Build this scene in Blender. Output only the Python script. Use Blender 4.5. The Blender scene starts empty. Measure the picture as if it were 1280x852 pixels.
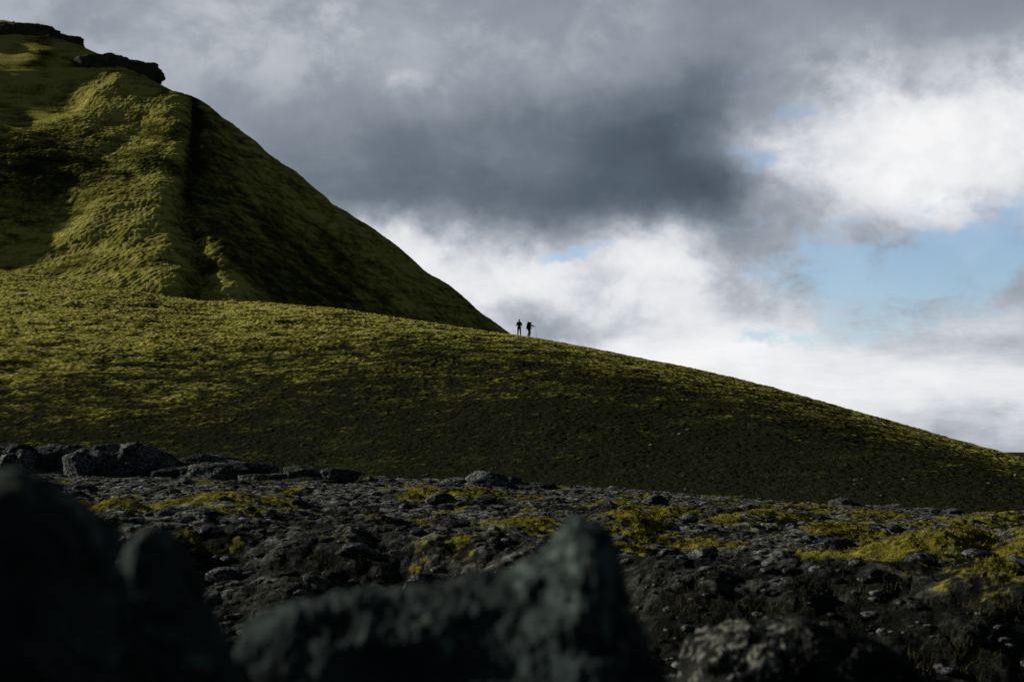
import bpy, bmesh, math, random
import numpy as np
from mathutils import Vector, Matrix

scene = bpy.context.scene
C = scene.collection
RNG = np.random.default_rng(7)
random.seed(7)

# ------------------------------------------------------------------ camera model (survey of the photo)
F = 1778.0            # 50 mm lens on a 1280 px wide frame
CAMZ = 1.6
PITCH = math.atan((560 - 426) / F)
CP, SP = math.cos(PITCH), math.sin(PITCH)

def pix(px, py, Y):
    """point in the world seen at pixel (px,py) at forward distance Y"""
    zz = (426 - py) / F
    dx, dy, dz = (px - 640) / F, CP - SP * zz, SP + CP * zz
    k = Y / dy
    return np.array([dx * k, Y, CAMZ + dz * k])

def project(X, Y, Z):
    zc = Z - CAMZ
    d = Y * CP + zc * SP
    v = -Y * SP + zc * CP
    return 640 + F * X / d, 426 - F * v / d

# ------------------------------------------------------------------ noise
def _hash2(ix, iy, seed):
    with np.errstate(over='ignore'):
        h = (ix.astype(np.uint32) * np.uint32(374761393) + iy.astype(np.uint32) * np.uint32(668265263)
             + np.uint32((seed * 2246822519) & 0xffffffff))
        h = (h ^ (h >> np.uint32(13))) * np.uint32(1274126177)
        h = h ^ (h >> np.uint32(16))
    return h

def perlin2(x, y, seed=0):
    x0 = np.floor(x); y0 = np.floor(y)
    fx = x - x0; fy = y - y0
    ix = x0.astype(np.int64); iy = y0.astype(np.int64)
    u = fx * fx * fx * (fx * (fx * 6 - 15) + 10); v = fy * fy * fy * (fy * (fy * 6 - 15) + 10)
    def g(i, j, a, b):
        an = (_hash2(i, j, seed) & np.uint32(1023)).astype(np.float64) * (2 * math.pi / 1024)
        return np.cos(an) * a + np.sin(an) * b
    n00 = g(ix, iy, fx, fy); n10 = g(ix + 1, iy, fx - 1, fy)
    n01 = g(ix, iy + 1, fx, fy - 1); n11 = g(ix + 1, iy + 1, fx - 1, fy - 1)
    a = n00 + u * (n10 - n00); b = n01 + u * (n11 - n01)
    return (a + v * (b - a)) * 1.5

def fbm2(x, y, o=4, seed=0, gain=.5):
    r = 0; a = 1.; s = 0
    for i in range(o):
        r = r + a * perlin2(x, y, seed + i * 17); s += a
        a *= gain; x = x * 2.03 + 11.3; y = y * 2.03 - 7.7
    return r / s

def worley2(x, y, seed=0, jit=1.0):
    ix = np.floor(x).astype(np.int64); iy = np.floor(y).astype(np.int64)
    f1 = np.full(x.shape, 9.); f2 = np.full(x.shape, 9.); cid = np.zeros(x.shape)
    for di in (-1, 0, 1):
        for dj in (-1, 0, 1):
            h = _hash2(ix + di, iy + dj, seed)
            jx = (h & np.uint32(1023)).astype(float) / 1023; jy = ((h >> np.uint32(10)) & np.uint32(1023)).astype(float) / 1023
            rr = ((h >> np.uint32(20)) & np.uint32(1023)).astype(float) / 1023
            dx = ix + di + .5 + (jx - .5) * jit - x; dy = iy + dj + .5 + (jy - .5) * jit - y
            d = dx * dx + dy * dy
            c = d < f1
            f2 = np.where(c, f1, np.minimum(f2, d)); cid = np.where(c, rr, cid); f1 = np.where(c, d, f1)
    return np.sqrt(f1), np.sqrt(f2), cid

def perlin3(p, seed=0):
    p0 = np.floor(p); f = p - p0; i = p0.astype(np.int64)
    w = f * f * f * (f * (f * 6 - 15) + 10)
    def g(a, b, c):
        h = _hash2(i[:, 0] + a + (i[:, 2] + c) * 7919, i[:, 1] + b, seed)
        t1 = (h & np.uint32(1023)).astype(float) / 1023 * 2 * math.pi
        z = ((h >> np.uint32(10)) & np.uint32(1023)).astype(float) / 511.5 - 1
        s = np.sqrt(np.maximum(0, 1 - z * z))
        return s * np.cos(t1) * (f[:, 0] - a) + s * np.sin(t1) * (f[:, 1] - b) + z * (f[:, 2] - c)
    def L(a, b, t): return a + t * (b - a)
    x00 = L(g(0, 0, 0), g(1, 0, 0), w[:, 0]); x10 = L(g(0, 1, 0), g(1, 1, 0), w[:, 0])
    x01 = L(g(0, 0, 1), g(1, 0, 1), w[:, 0]); x11 = L(g(0, 1, 1), g(1, 1, 1), w[:, 0])
    return L(L(x00, x10, w[:, 1]), L(x01, x11, w[:, 1]), w[:, 2]) * 1.5

def fbm3(p, o=4, seed=0, gain=.5, ridged=False):
    r = 0; a = 1.; s = 0
    for k in range(o):
        n = perlin3(p, seed + k * 13)
        if ridged: n = 1 - 2 * np.abs(n)
        r = r + a * n; s += a; a *= gain; p = p * 2.07 + 3.1
    return r / s

def sstep(a, b, x):
    t = np.clip((x - a) / (b - a), 0, 1)
    return t * t * (3 - 2 * t)

# ------------------------------------------------------------------ materials
def srgb(r, g, b):
    f = lambda c: (c / 255 / 12.92) if c / 255 <= .04045 else ((c / 255 + .055) / 1.055) ** 2.4
    return (f(r), f(g), f(b), 1)

class NT:
    def __init__(s, tree): s.t = tree; tree.nodes.clear()
    def n(s, typ, **kw):
        nd = s.t.nodes.new(typ)
        for k, v in kw.items():
            if k.startswith('i_'):
                key = k[2:]; key = int(key) if key.isdigit() else key.replace('_', ' ')
                s.put(nd.inputs[key], v)
            else: setattr(nd, k, v)
        return nd
    def put(s, sock, v):
        if isinstance(v, bpy.types.NodeSocket): s.t.links.new(v, sock)
        elif isinstance(v, bpy.types.Node): s.t.links.new(v.outputs[0], sock)
        else: sock.default_value = v
    def m(s, op, a, b=None, c=None, clamp=False):
        nd = s.t.nodes.new('ShaderNodeMath'); nd.operation = op; nd.use_clamp = clamp
        for i, v in enumerate((a, b, c)):
            if v is not None: s.put(nd.inputs[i], v)
        return nd.outputs[0]
    def mix(s, f, a, b, mode='MIX'):
        nd = s.t.nodes.new('ShaderNodeMix'); nd.data_type = 'RGBA'; nd.blend_type = mode; nd.clamp_factor = True
        s.put(nd.inputs[0], f); s.put(nd.inputs[6], a); s.put(nd.inputs[7], b)
        return nd.outputs[2]
    def noise(s, vec, scale, detail=4, rough=.55, dist=0.):
        nd = s.n('ShaderNodeTexNoise'); s.put(nd.inputs['Vector'], vec)
        nd.inputs['Scale'].default_value = scale; nd.inputs['Detail'].default_value = detail
        nd.inputs['Roughness'].default_value = rough; nd.inputs['Distortion'].default_value = dist
        return nd.outputs['Fac']
    def ramp(s, f, stops):
        nd = s.n('ShaderNodeValToRGB'); e = nd.color_ramp.elements
        while len(e) < len(stops): e.new(.5)
        for el, (p, c) in zip(e, stops): el.position = p; el.color = c if len(c) == 4 else (*c, 1)
        s.put(nd.inputs[0], f); return nd.outputs[0]
    def rng(s, v, a, b, c=0., d=1.):
        nd = s.n('ShaderNodeMapRange', interpolation_type='SMOOTHSTEP')
        for i, q in enumerate((v, a, b, c, d)): s.put(nd.inputs[i], q)
        return nd.outputs[0]
    def attr(s, name):
        nd = s.n('ShaderNodeAttribute', attribute_name=name); return nd.outputs['Fac']
    def pos(s):
        return s.n('ShaderNodeNewGeometry').outputs['Position']
    def finish(s, col, rough=.9, bump=None, bdist=.05, bstr=1., spec=.2):
        b = s.n('ShaderNodeBsdfPrincipled'); s.put(b.inputs['Base Color'], col); s.put(b.inputs['Roughness'], rough)
        b.inputs['Specular IOR Level'].default_value = spec
        if bump is not None:
            bp = s.n('ShaderNodeBump'); s.put(bp.inputs['Height'], bump); bp.inputs['Distance'].default_value = bdist
            bp.inputs['Strength'].default_value = bstr
            s.t.links.new(bp.outputs[0], b.inputs['Normal'])
        o = s.n('ShaderNodeOutputMaterial'); s.t.links.new(b.outputs[0], o.inputs[0])

def mat(name):
    m = bpy.data.materials.new(name); m.use_nodes = True
    return m, NT(m.node_tree)

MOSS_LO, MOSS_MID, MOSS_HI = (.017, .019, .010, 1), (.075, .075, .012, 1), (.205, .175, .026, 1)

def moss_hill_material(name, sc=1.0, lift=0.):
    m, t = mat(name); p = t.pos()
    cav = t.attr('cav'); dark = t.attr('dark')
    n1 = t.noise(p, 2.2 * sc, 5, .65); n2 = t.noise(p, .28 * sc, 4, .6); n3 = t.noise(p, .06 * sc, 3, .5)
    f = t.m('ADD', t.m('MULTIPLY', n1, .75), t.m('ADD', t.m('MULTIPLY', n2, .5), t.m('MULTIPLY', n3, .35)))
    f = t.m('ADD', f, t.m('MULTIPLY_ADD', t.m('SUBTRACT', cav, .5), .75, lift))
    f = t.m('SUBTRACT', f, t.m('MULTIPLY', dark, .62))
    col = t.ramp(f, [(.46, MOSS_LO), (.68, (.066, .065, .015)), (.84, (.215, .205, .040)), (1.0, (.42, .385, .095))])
    # a few brown and cool green tones
    br = t.rng(t.noise(p, .7 * sc, 4, .6), .58, .75)
    col = t.mix(t.m('MULTIPLY', br, .45), col, (.075, .062, .022, 1))
    gr = t.rng(t.noise(p, .16 * sc, 3, .6), .55, .75)
    col = t.mix(t.m('MULTIPLY', gr, .4), col, (.058, .074, .018, 1))
    t.finish(col, .95, t.m('ADD', n1, t.m('MULTIPLY', t.noise(p, 6 * sc, 3, .6), .5)), .32, .9, .0)
    return m

def field_material():
    m, t = mat('lava_and_moss'); p = t.pos()
    cav = t.attr('cav'); moss = t.attr('moss')
    n1 = t.noise(p, 9, 5, .65); n2 = t.noise(p, 2.1, 4, .6); n3 = t.noise(p, 30, 3, .6)
    rock = t.ramp(t.m('ADD', t.m('MULTIPLY', n1, .7), t.m('ADD', t.m('MULTIPLY', n2, .35), t.m('MULTIPLY', cav, .4))),
                  [(.48, (.012, .013, .013)), (.74, (.022, .022, .022)), (.86, (.125, .132, .118)), (.96, (.30, .31, .275))])
    rock = t.mix(t.rng(t.noise(p, .5, 3, .5), .55, .7, 0, .5), rock, (.03, .028, .022, 1))
    ms = t.ramp(t.m('ADD', t.m('MULTIPLY', n1, .6), t.m('ADD', t.m('MULTIPLY', n2, .4), t.m('MULTIPLY', cav, .3))),
                [(.42, (.010, .011, .005)), (.62, (.05, .047, .010)), (.82, (.215, .19, .03)), (1, (.34, .30, .06))])
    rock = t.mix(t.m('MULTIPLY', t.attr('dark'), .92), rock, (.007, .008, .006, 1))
    f = t.rng(t.m('ADD', moss, t.m('ADD', t.m('MULTIPLY', t.m('SUBTRACT', n2, .5), 1.4), t.m('MULTIPLY', t.m('SUBTRACT', n1, .5), .9))), .40, .62)
    t.finish(t.mix(f, rock, ms), .93, t.m('ADD', n1, t.m('MULTIPLY', n3, .4)), .08, 1., .0)
    return m

def rock_material(name, base=(.022, .025, .026), lich=(.16, .18, .18), thr=.60, sc=1.0, warm=.0):
    m, t = mat(name); p = t.pos()
    n1 = t.noise(p, 3 * sc, 6, .65); n2 = t.noise(p, 11 * sc, 5, .6, .4); n3 = t.noise(p, .9 * sc, 3, .5)
    c = t.mix(t.rng(n1, .3, .75), (base[0] * .5, base[1] * .5, base[2] * .5, 1), (base[0] * 2, base[1] * 2, base[2] * 2, 1))
    l = t.rng(t.m('ADD', n2, t.m('MULTIPLY', t.m('SUBTRACT', n3, .5), .6)), thr, thr + .09)
    c = t.mix(l, c, (*lich, 1))
    l2 = t.rng(t.noise(p, 6 * sc, 4, .6), .64, .72)
    c = t.mix(t.m('MULTIPLY', l2, .5), c, (.10, .085, .035, 1))
    t.finish(c, .88, t.m('ADD', n2, n1), .04 / sc, .9, .02)
    return m

def plain(name, col, rough=.8, metal=0., sc=40):
    m, t = mat(name); p = t.n('ShaderNodeTexCoord').outputs['Object']
    n = t.noise(p, sc, 3)
    c = t.mix(n, (col[0] * .75, col[1] * .75, col[2] * .75, 1), (col[0] * 1.25, col[1] * 1.25, col[2] * 1.25, 1))
    t.finish(c, rough, n, .003, .5, .3)
    m.node_tree.nodes['Principled BSDF'].inputs['Metallic'].default_value = metal
    return m

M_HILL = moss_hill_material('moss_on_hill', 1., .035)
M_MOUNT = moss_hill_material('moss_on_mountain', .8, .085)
M_FIELD = field_material()
M_ROCKNEAR = rock_material('near_boulder_rock', (.023, .031, .030), (.085, .11, .10), .61, 1.6)
M_ROCKMID = rock_material('mid_boulder_rock', (.012, .013, .012), (.15, .15, .125), .56, 1.3)
M_ROCKFAR = rock_material('outcrop_rock', (.022, .026, .026), (.15, .155, .15), .51, .9)
M_CRAG = rock_material('crag_rock', (.042, .043, .030), (.10, .095, .035), .48, .8)
M_STONE = rock_material('pale_stone', (.06, .06, .055), (.2, .2, .19), .5, 3)
M_GRAVEL = rock_material('lichen_gravel_rock', (.018, .018, .019), (.16, .158, .155), .53, 2.2)

# ------------------------------------------------------------------ mesh helpers
def link_mesh(name, V, faces, material=None, parent=None, smooth=True, attrs=None):
    me = bpy.data.meshes.new(name)
    V = np.asarray(V, dtype=np.float32); Fc = np.asarray(faces, dtype=np.int32)
    k = Fc.shape[1]
    me.vertices.add(len(V)); me.vertices.foreach_set('co', V.ravel())
    me.loops.add(Fc.size); me.loops.foreach_set('vertex_index', Fc.ravel())
    me.polygons.add(len(Fc)); me.polygons.foreach_set('loop_start', np.arange(0, Fc.size, k, dtype=np.int32))
    me.polygons.foreach_set('use_smooth', np.full(len(Fc), smooth))
    for a, v in (attrs or {}).items():
        at = me.attributes.new(a, 'FLOAT', 'POINT'); at.data.foreach_set('value', np.asarray(v, dtype=np.float32).ravel())
    me.update(calc_edges=True); me.validate()
    o = bpy.data.objects.new(name, me); C.objects.link(o)
    if material: me.materials.append(material)
    if parent is not None: o.parent = parent
    return o

def grid_faces(nr, nc):
    i = np.arange(nr - 1)[:, None] * nc + np.arange(nc - 1)[None, :]
    return np.stack([i, i + 1, i + nc + 1, i + nc], -1).reshape(-1, 4)

def structure(o): o['kind'] = 'structure'; return o
def tag(o, label, cat, group=None):
    o['label'] = label; o['category'] = cat
    if group: o['group'] = group
    return o

# ------------------------------------------------------------------ terrain functions
def curve(pts):
    P = np.array([pix(*p) for p in pts]); s = P[:, 0] / P[:, 1]; o = np.argsort(s)
    return s[o], P[o, 1], P[o, 2] - CAMZ

def smooth_interp(xs, ys):
    """dense smoothed lookup of a polyline"""
    g = np.linspace(-1.2, 1.2, 2401); v = np.interp(g, xs, ys)
    k = np.hanning(41); k /= k.sum(); vp = np.pad(v, 20, mode='edge'); v = np.convolve(vp, k, 'valid')
    return lambda q: np.interp(q, g, v)

CREST = curve([(-900, 300, 270), (-400, 322, 250), (-120, 330, 225), (0, 340, 212), (60, 347, 208), (130, 358, 203), (200, 371, 197), (240, 377, 194), (330, 380, 188),
               (420, 387, 181), (520, 402, 171), (590, 412, 165), (648, 420, 160), (700, 429, 156), (780, 444, 150), (860, 460, 144), (960, 484, 136),
               (1060, 512, 128), (1160, 541, 120), (1270, 572, 111), (1500, 632, 100), (2200, 700, 80)])
BASE = curve([(-900, 580, 75), (0, 588, 76), (200, 592, 75), (400, 598, 73), (600, 603, 70), (800, 614, 66), (1000, 630, 60), (1280, 648, 52), (1500, 668, 46), (2200, 720, 36)])
fYc = smooth_interp(CREST[0], CREST[1]); fec = smooth_interp(CREST[0], CREST[2] / CREST[1])
fYb = smooth_interp(BASE[0], BASE[1]); feb = smooth_interp(BASE[0], BASE[2] / BASE[1])

def hill_base(X, Y):
    s = X / Y; Yc = fYc(s); Yb = fYb(s); ec = fec(s); eb = feb(s)
    t = (Y - Yb) / (Yc - Yb)
    q = np.where(t < 1, 1 - np.abs(1 - np.clip(t, -.3, 1)) ** 2.1, 1 - .75 * (np.maximum(t, 1) - 1) ** 2)
    e = eb + (ec - eb) * q
    return CAMZ + Y * e, t

def hill_detail(X, Y, t):
    f1, f2, cid = worley2(X / .40 + .3 * fbm2(X, Y, 2, 5), Y / .40, 3)
    c1 = 1 - np.clip(f1 / .75, 0, 1) ** 2
    g1, g2, gid = worley2(X / 1.5 + .5 * fbm2(X / 2, Y / 2, 2, 6), Y / 1.5, 9); c2 = 1 - np.clip(g1 / .8, 0, 1) ** 2
    big = fbm2(X / 14, Y / 14, 4, 21); mid = fbm2(X / 4, Y / 4, 3, 31)
    fade = sstep(-.02, .06, t)
    lee = .55 + .45 * sstep(.15, .75, t + .25 * mid) * sstep(18, -25, X)
    h = lee * (.11 * c1 * (.4 + cid) + .09 * c2 * (gid + .1) + .20 * mid + .22 * fbm2(X / 1.1, Y / 1.1, 4, 35) * sstep(.7, .95, t) + .7 * big * sstep(0, .3, t) * (1 - .75 * sstep(.8, .95, t))) * (.25 + .75 * fade)
    return h, .5 * c1 * (.6 + .6 * cid) + .5 * c2

def hill_z(X, Y):
    X = np.atleast_1d(np.asarray(X, float)); Y = np.atleast_1d(np.asarray(Y, float))
    z, t = hill_base(X, Y); h, c = hill_detail(X, Y, t); return z + h

MOUNDS = [  # px, py, rx, ry (photo survey), height, moss amount
    (150, 645, 26, 14, .25, 1.0), (295, 648, 75, 16, .45, .9), (350, 640, 40, 9, .25, .9), (520, 622, 34, 9, .25, .9), (575, 628, 40, 8, .25, 1.),
    (470, 668, 30, 10, .2, .7), (655, 668, 50, 14, .2, .9), (610, 660, 30, 8, .1, .6), (765, 636, 50, 6, .2, 1.), (795, 662, 60, 12, .3, 1.), (785, 692, 28, 10, .2, 1.), (850, 650, 40, 8, .2, .8),
    (935, 662, 70, 8, .35, 1.1), (1055, 672, 60, 10, .3, 1.), (1085, 650, 50, 5, .2, 1.), (1000, 640, 120, 4, .15, .8), (1230, 662, 90, 8, .3, 1.),
    (1140, 690, 35, 10, .3, 1.), (1185, 708, 85, 22, .55, 1.1), (1290, 712, 70, 25, .55, .9), (1240, 740, 60, 20, .2, .55), (400, 690, 60, 10, .1, .4),
    (330, 745, 60, 10, .15, .5), (40, 640, 60, 10, .3, .6), (1330, 650, 90, 8, .2, .8)]

def field_base(X, Y):
    s = X / np.maximum(Y, .3); Yb = fYb(s); zb = CAMZ + Yb * feb(s)
    w = np.clip((Yb - Y) / (Yb - 9.), 0, 1.15)
    znear = .0 - .15 * s
    z = zb + (znear - zb) * w ** 1.15
    return z, Yb

def field_parts(X, Y, fine=True):
    z, Yb = field_base(X, Y)
    px, py = project(X, Y, z)
    wx = 22 * fbm2(X / 2.2, Y / 2.2, 3, 77); wy = 6 * fbm2(X / 2.2, Y / 2.2, 3, 78)
    moss = np.zeros_like(z); hh = np.zeros_like(z)
    inside = Y > 7
    for (cx, cy, rx, ry, hm, am) in MOUNDS:
        g = np.exp(-(((px + wx - cx) / rx) ** 2 + ((py + wy - cy) / ry) ** 2) * .9)
        moss = np.maximum(moss, am * g); hh = np.maximum(hh, hm * g)
    moss = moss * np.clip(.85 + 1.2 * fbm2(X / .9, Y / 1.8, 4, 81), .2, 1.3) + .8 * sstep(.06, .36, fbm2(X / 3.2, Y / 5, 4, 83)) * sstep(14, 22, Y)
    moss = np.where(inside, moss, 0); hh = np.where(inside, hh, 0)
    # terrace step: the ground drops towards the viewer along this line
    line = np.interp(px, [-300, 0, 250, 420, 560, 700, 820, 1000, 1150, 1280, 1600], [700, 690, 680, 688, 700, 712, 728, 742, 752, 762, 790])
    edge = sstep(-6, 22, py + wy * 1.5 - line)
    step = np.where(inside, -.85 * edge, -.85)
    hump = np.exp(-((py + wy - line + 8) / 9) ** 2) * .22
    big = fbm2(X / 5, Y / 5, 4, 41); mid = fbm2(X / 1.6, Y / 1.6, 4, 51)
    fall = sstep(-1, 10, Yb - Y)
    z = z + hh * 1.0 + step + np.where(inside, hump, 0) + (.30 * big + .10 * mid) * (.25 + .75 * fall)
    cav = None
    if fine:
        f1, f2, cid = worley2(X / .34 + .25 * mid, Y / .34, 61); c1 = 1 - np.clip(f1 / .8, 0, 1) ** 2
        g1, g2, gid = worley2(X / .95, Y / .95, 63); c2 = 1 - np.clip(g1 / .85, 0, 1) ** 2
        h1, h2, hid = worley2(X / .13, Y / .13, 65); c3 = 1 - np.clip(h1 / .8, 0, 1) ** 2
        rockm = 1 - sstep(.3, .7, moss)
        z = z + c1 * (.02 + .055 * cid) * (.35 + .65 * rockm) + c2 * (.01 + .08 * gid ** 2) * (.4 + .6 * rockm) + .025 * c3 * hid + .10 * (1 - rockm) * fbm2(X / .35, Y / .35, 4, 71)
        cav = .45 * c1 * (.5 + .7 * cid) + .3 * c2 + .25 * c3
    return z, cav, moss

def field_z(X, Y):
    X = np.atleast_1d(np.asarray(X, float)); Y = np.atleast_1d(np.asarray(Y, float))
    return field_parts(X, Y)[0]

def s_axis(n, lo=-.42, hi=.42, ext=.95, ne=60):
    return np.concatenate([np.linspace(-ext, lo, ne, endpoint=False), np.linspace(lo, hi, n), np.linspace(hi, ext, ne + 1)[1:]])

# ---- ground sheet to the horizon
rr = np.concatenate([[.0], np.geomspace(.6, 9000, 150)]); th = np.linspace(0, 2 * math.pi, 181)
R, T = np.meshgrid(rr, th, indexing='ij'); X = R * np.cos(T); Y = R * np.sin(T)
Zg = np.interp(R, [0, 8, 40, 110, 400, 9000], [-1.15, -1.2, -4.2, -9, -14, -22]) + .3 * fbm2(X / 6, Y / 6, 3, 3) * sstep(9, 30, R) + 4 * fbm2(X / 160, Y / 160, 4, 5) * sstep(150, 600, R)
structure(link_mesh('ground', np.stack([X, Y, Zg], -1).reshape(-1, 3), grid_faces(*R.shape), M_FIELD,
                    attrs={'cav': np.full(R.size, .35), 'moss': (.35 + .5 * fbm2(X / 30, Y / 30, 3, 8)).ravel()}))

# ---- lava field
sa = s_axis(1150); ya = np.concatenate([np.linspace(.6, 6.5, 50, endpoint=False), np.geomspace(6.5, 96, 900)])
Yg, S = np.meshgrid(ya, sa, indexing='ij'); Xg = S * Yg
z, cav, moss = field_parts(Xg, Yg)
pxf, pyf = project(Xg, Yg, z)
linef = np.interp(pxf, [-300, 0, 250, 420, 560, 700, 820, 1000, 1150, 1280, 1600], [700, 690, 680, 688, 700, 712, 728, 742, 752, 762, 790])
band = np.exp(-((pyf - linef - 26 + 12 * fbm2(Xg, Yg / 3, 3, 37)) / 26) ** 2) * .9  # shade on the front of the step, painted as a dark band
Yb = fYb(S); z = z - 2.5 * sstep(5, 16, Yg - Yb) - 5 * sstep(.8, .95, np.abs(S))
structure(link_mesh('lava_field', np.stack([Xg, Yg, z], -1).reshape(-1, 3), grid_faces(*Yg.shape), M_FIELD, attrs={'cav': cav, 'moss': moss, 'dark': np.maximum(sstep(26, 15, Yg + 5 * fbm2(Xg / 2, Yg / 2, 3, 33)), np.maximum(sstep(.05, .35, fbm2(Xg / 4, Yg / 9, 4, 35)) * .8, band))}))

# ---- hill in front
sa = s_axis(1150); ta = np.concatenate([np.linspace(-.08, 0, 20, endpoint=False), np.linspace(0, 1.03, 620, endpoint=False), np.linspace(1.03, 2.1, 70)])
Tt, S = np.meshgrid(ta, sa, indexing='ij'); Yc = fYc(S); Yb = fYb(S); Yg = Yb + Tt * (Yc - Yb); Xg = S * Yg
zb, tt = hill_base(Xg, Yg); h, cav = hill_detail(Xg, Yg, tt)
z = zb + h - 1.2 * sstep(0, -.08, Tt) - 12 * sstep(.8, .95, np.abs(S)) * np.clip(Tt, 0, 1)
px, py = project(Xg, Yg, zb)
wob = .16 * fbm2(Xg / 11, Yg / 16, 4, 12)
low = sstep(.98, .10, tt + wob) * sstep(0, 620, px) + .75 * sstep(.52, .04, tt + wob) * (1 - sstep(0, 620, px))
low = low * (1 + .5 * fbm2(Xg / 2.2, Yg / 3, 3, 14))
dk = 1.05 * low + .14 * sstep(560, 800, px) * (1 - .5 * sstep(.8, 1., tt)) + .35 * sstep(.1, .4, fbm2(Xg / 7, Yg / 5, 4, 15))  # shade painted onto the lower and right slope, plus random patches
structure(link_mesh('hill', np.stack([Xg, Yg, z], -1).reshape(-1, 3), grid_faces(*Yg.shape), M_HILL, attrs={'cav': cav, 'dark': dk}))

# ---- mountain behind: envelope of slopes at the angle of repose hung from ridge lines
def ridge(pts, n=70):
    P = np.array([pix(*p) for p in pts]); d = np.concatenate([[0], np.cumsum(np.linalg.norm(np.diff(P, axis=0), axis=1))])
    q = np.linspace(0, d[-1], n); return np.stack([np.interp(q, d, P[:, i]) for i in range(3)], -1)

RIDGES = [   # crest line, slope on its left side, slope on its right side
    (ridge([(-420, 330, 420), (-200, 190, 395), (-70, 60, 380), (-20, 26, 374), (0, 21, 372), (60, 35, 364), (120, 62, 355), (180, 96, 345), (235, 124, 335)], 70), .70, 1.0),
    (ridge([(235, 124, 335), (300, 167, 329), (400, 246, 320), (480, 320, 312), (550, 378, 306), (628, 436, 300), (700, 500, 292)], 130), .76, .76),
    (ridge([(158, 88, 349), (138, 102, 332), (122, 116, 321)], 24), .52, .8),
    (ridge([(190, 102, 344), (160, 128, 328), (140, 150, 318)], 30), .58, .8),
    (ridge([(235, 124, 335), (228, 160, 306), (224, 200, 284), (216, 255, 261), (222, 320, 240), (234, 390, 217)], 70), .61, .95),
    (ridge([(280, 252, 277), (294, 300, 252), (316, 350, 233), (350, 415, 209)], 24), .54, .9),
    (ridge([(-85, 100, 328), (-52, 104, 314), (-42, 120, 303), (-70, 170, 286), (-120, 230, 268), (-190, 320, 242)], 60), .8, .74),
]
GULLY = ridge([(240, 130, 332), (232, 190, 291), (221, 255, 264), (236, 315, 245), (243, 350, 234), (238, 385, 222)], 60)

nx, ny = 800, 560
Xg, Yg = np.meshgrid(np.concatenate([np.linspace(-330, -105, 90, endpoint=False), np.linspace(-105, 12, nx), np.linspace(12, 60, 20)[1:]]), np.concatenate([np.linspace(196, 385, ny, endpoint=False), np.linspace(385, 560, 60)]), indexing='xy')
wX = Xg + 3.2 * fbm2(Xg / 18, Yg / 18, 2, 91) + .8 * fbm2(Xg / 7, Yg / 7, 1, 93); wY = Yg + 2.4 * fbm2(Xg / 18, Yg / 18, 2, 92)
layers = []
for P, kl, kr in RIDGES:
    rnd = 14. if len(layers) < 2 else 30.
    e = np.full(Xg.shape, -1e9)
    for p in P:
        d = np.sqrt((wX - p[0]) ** 2 + (wY - p[1]) ** 2 + rnd)
        k = kl + (kr - kl) * np.clip(.3 + (wX - p[0]) / d, 0, 1) if kl != kr else kl
        np.maximum(e, p[2] - k * d, out=e)
    layers.append(e + kl * rnd ** .5 - (.5, 3.2, 1.6, 1.2, 1.9, 2.2, 1.6)[len(layers)])
K = 3.4
mx = np.max(layers, axis=0)
zm = mx + K * np.log(sum(np.exp((l - mx) / K) for l in layers)) * .8
dg = np.min([np.hypot(Xg + 2.6 * fbm2(Xg / 12, Yg / 12, 3, 4) + .8 * fbm2(Xg / 3, Yg / 3, 3, 5) - p[0] - 1.2, Yg - p[1]) for p in GULLY], axis=0)
zm -= 1.9 * np.exp(-(dg / (1.3 + .9 * fbm2(Xg / 8, Yg / 8, 2, 6) + .5 * sstep(290, 240, Yg))) ** 2)
bw = pix(55, 205, 312)
zm -= 5 * np.exp(-(((wX - bw[0]) / 26) ** 2 + ((wY - bw[1]) / 24) ** 2))
f1, f2, cid = worley2(Xg / 1.6, Yg / 1.6, 101); c1 = 1 - np.clip(f1 / .8, 0, 1) ** 2
g1, g2, gid = worley2(Xg / 5, Yg / 4, 103); c2 = 1 - np.clip(g1 / .85, 0, 1) ** 2
terr = perlin2(Xg / 9, zm / 1.1, 107) * .5 + perlin2(Xg / 4, zm / .6, 108) * .4      # sheep-track terracettes
zdet = .10 * c1 * cid + .10 * c2 * gid + .55 * fbm2(Xg / 15, Yg / 15, 4, 111) + .10 * fbm2(Xg / 2.2, Yg / 2.2, 2, 113) + .13 * fbm2(Xg / .75, Yg / 1.0, 2, 115) + .07 * terr
zm2 = np.maximum(zm + zdet, -14)
rid = fbm2(Xg / 22, Yg / 22, 4, 120)
pm, qm = project(Xg, Yg, zm2)
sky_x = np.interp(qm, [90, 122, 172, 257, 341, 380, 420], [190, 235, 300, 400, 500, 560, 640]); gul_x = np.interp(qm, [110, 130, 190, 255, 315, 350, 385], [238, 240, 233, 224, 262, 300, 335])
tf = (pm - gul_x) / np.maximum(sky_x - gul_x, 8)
stk = fbm2(tf * 9, qm / 90, 4, 131)                               # streaks that break up the shade painted on the right face
dk = .4 * np.exp(-(dg / 2.0) ** 2) + .45 * sstep(.12, .4, rid) * sstep(.1, -.1, tf) + .34 * sstep(-.02, .1, tf) * (1 - sstep(.35, .95, tf + .5 * stk)) + .12 * sstep(0, .1, tf) + .62 * np.exp(-((pm + 30 * fbm2(Xg / 9, Yg / 9, 3, 47) - 50) / 85) ** 2 - ((qm - 212) / 58) ** 2)  # painted shade in gully, right face and left tongue, plus random patches
structure(link_mesh('mountain', np.stack([Xg, Yg, zm2], -1).reshape(-1, 3), grid_faces(*Xg.shape), M_MOUNT, attrs={'cav': .25 * c1 * (.5 + .6 * cid) + .15 * c2 + .38 + .22 * terr, 'dark': dk}))

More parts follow.
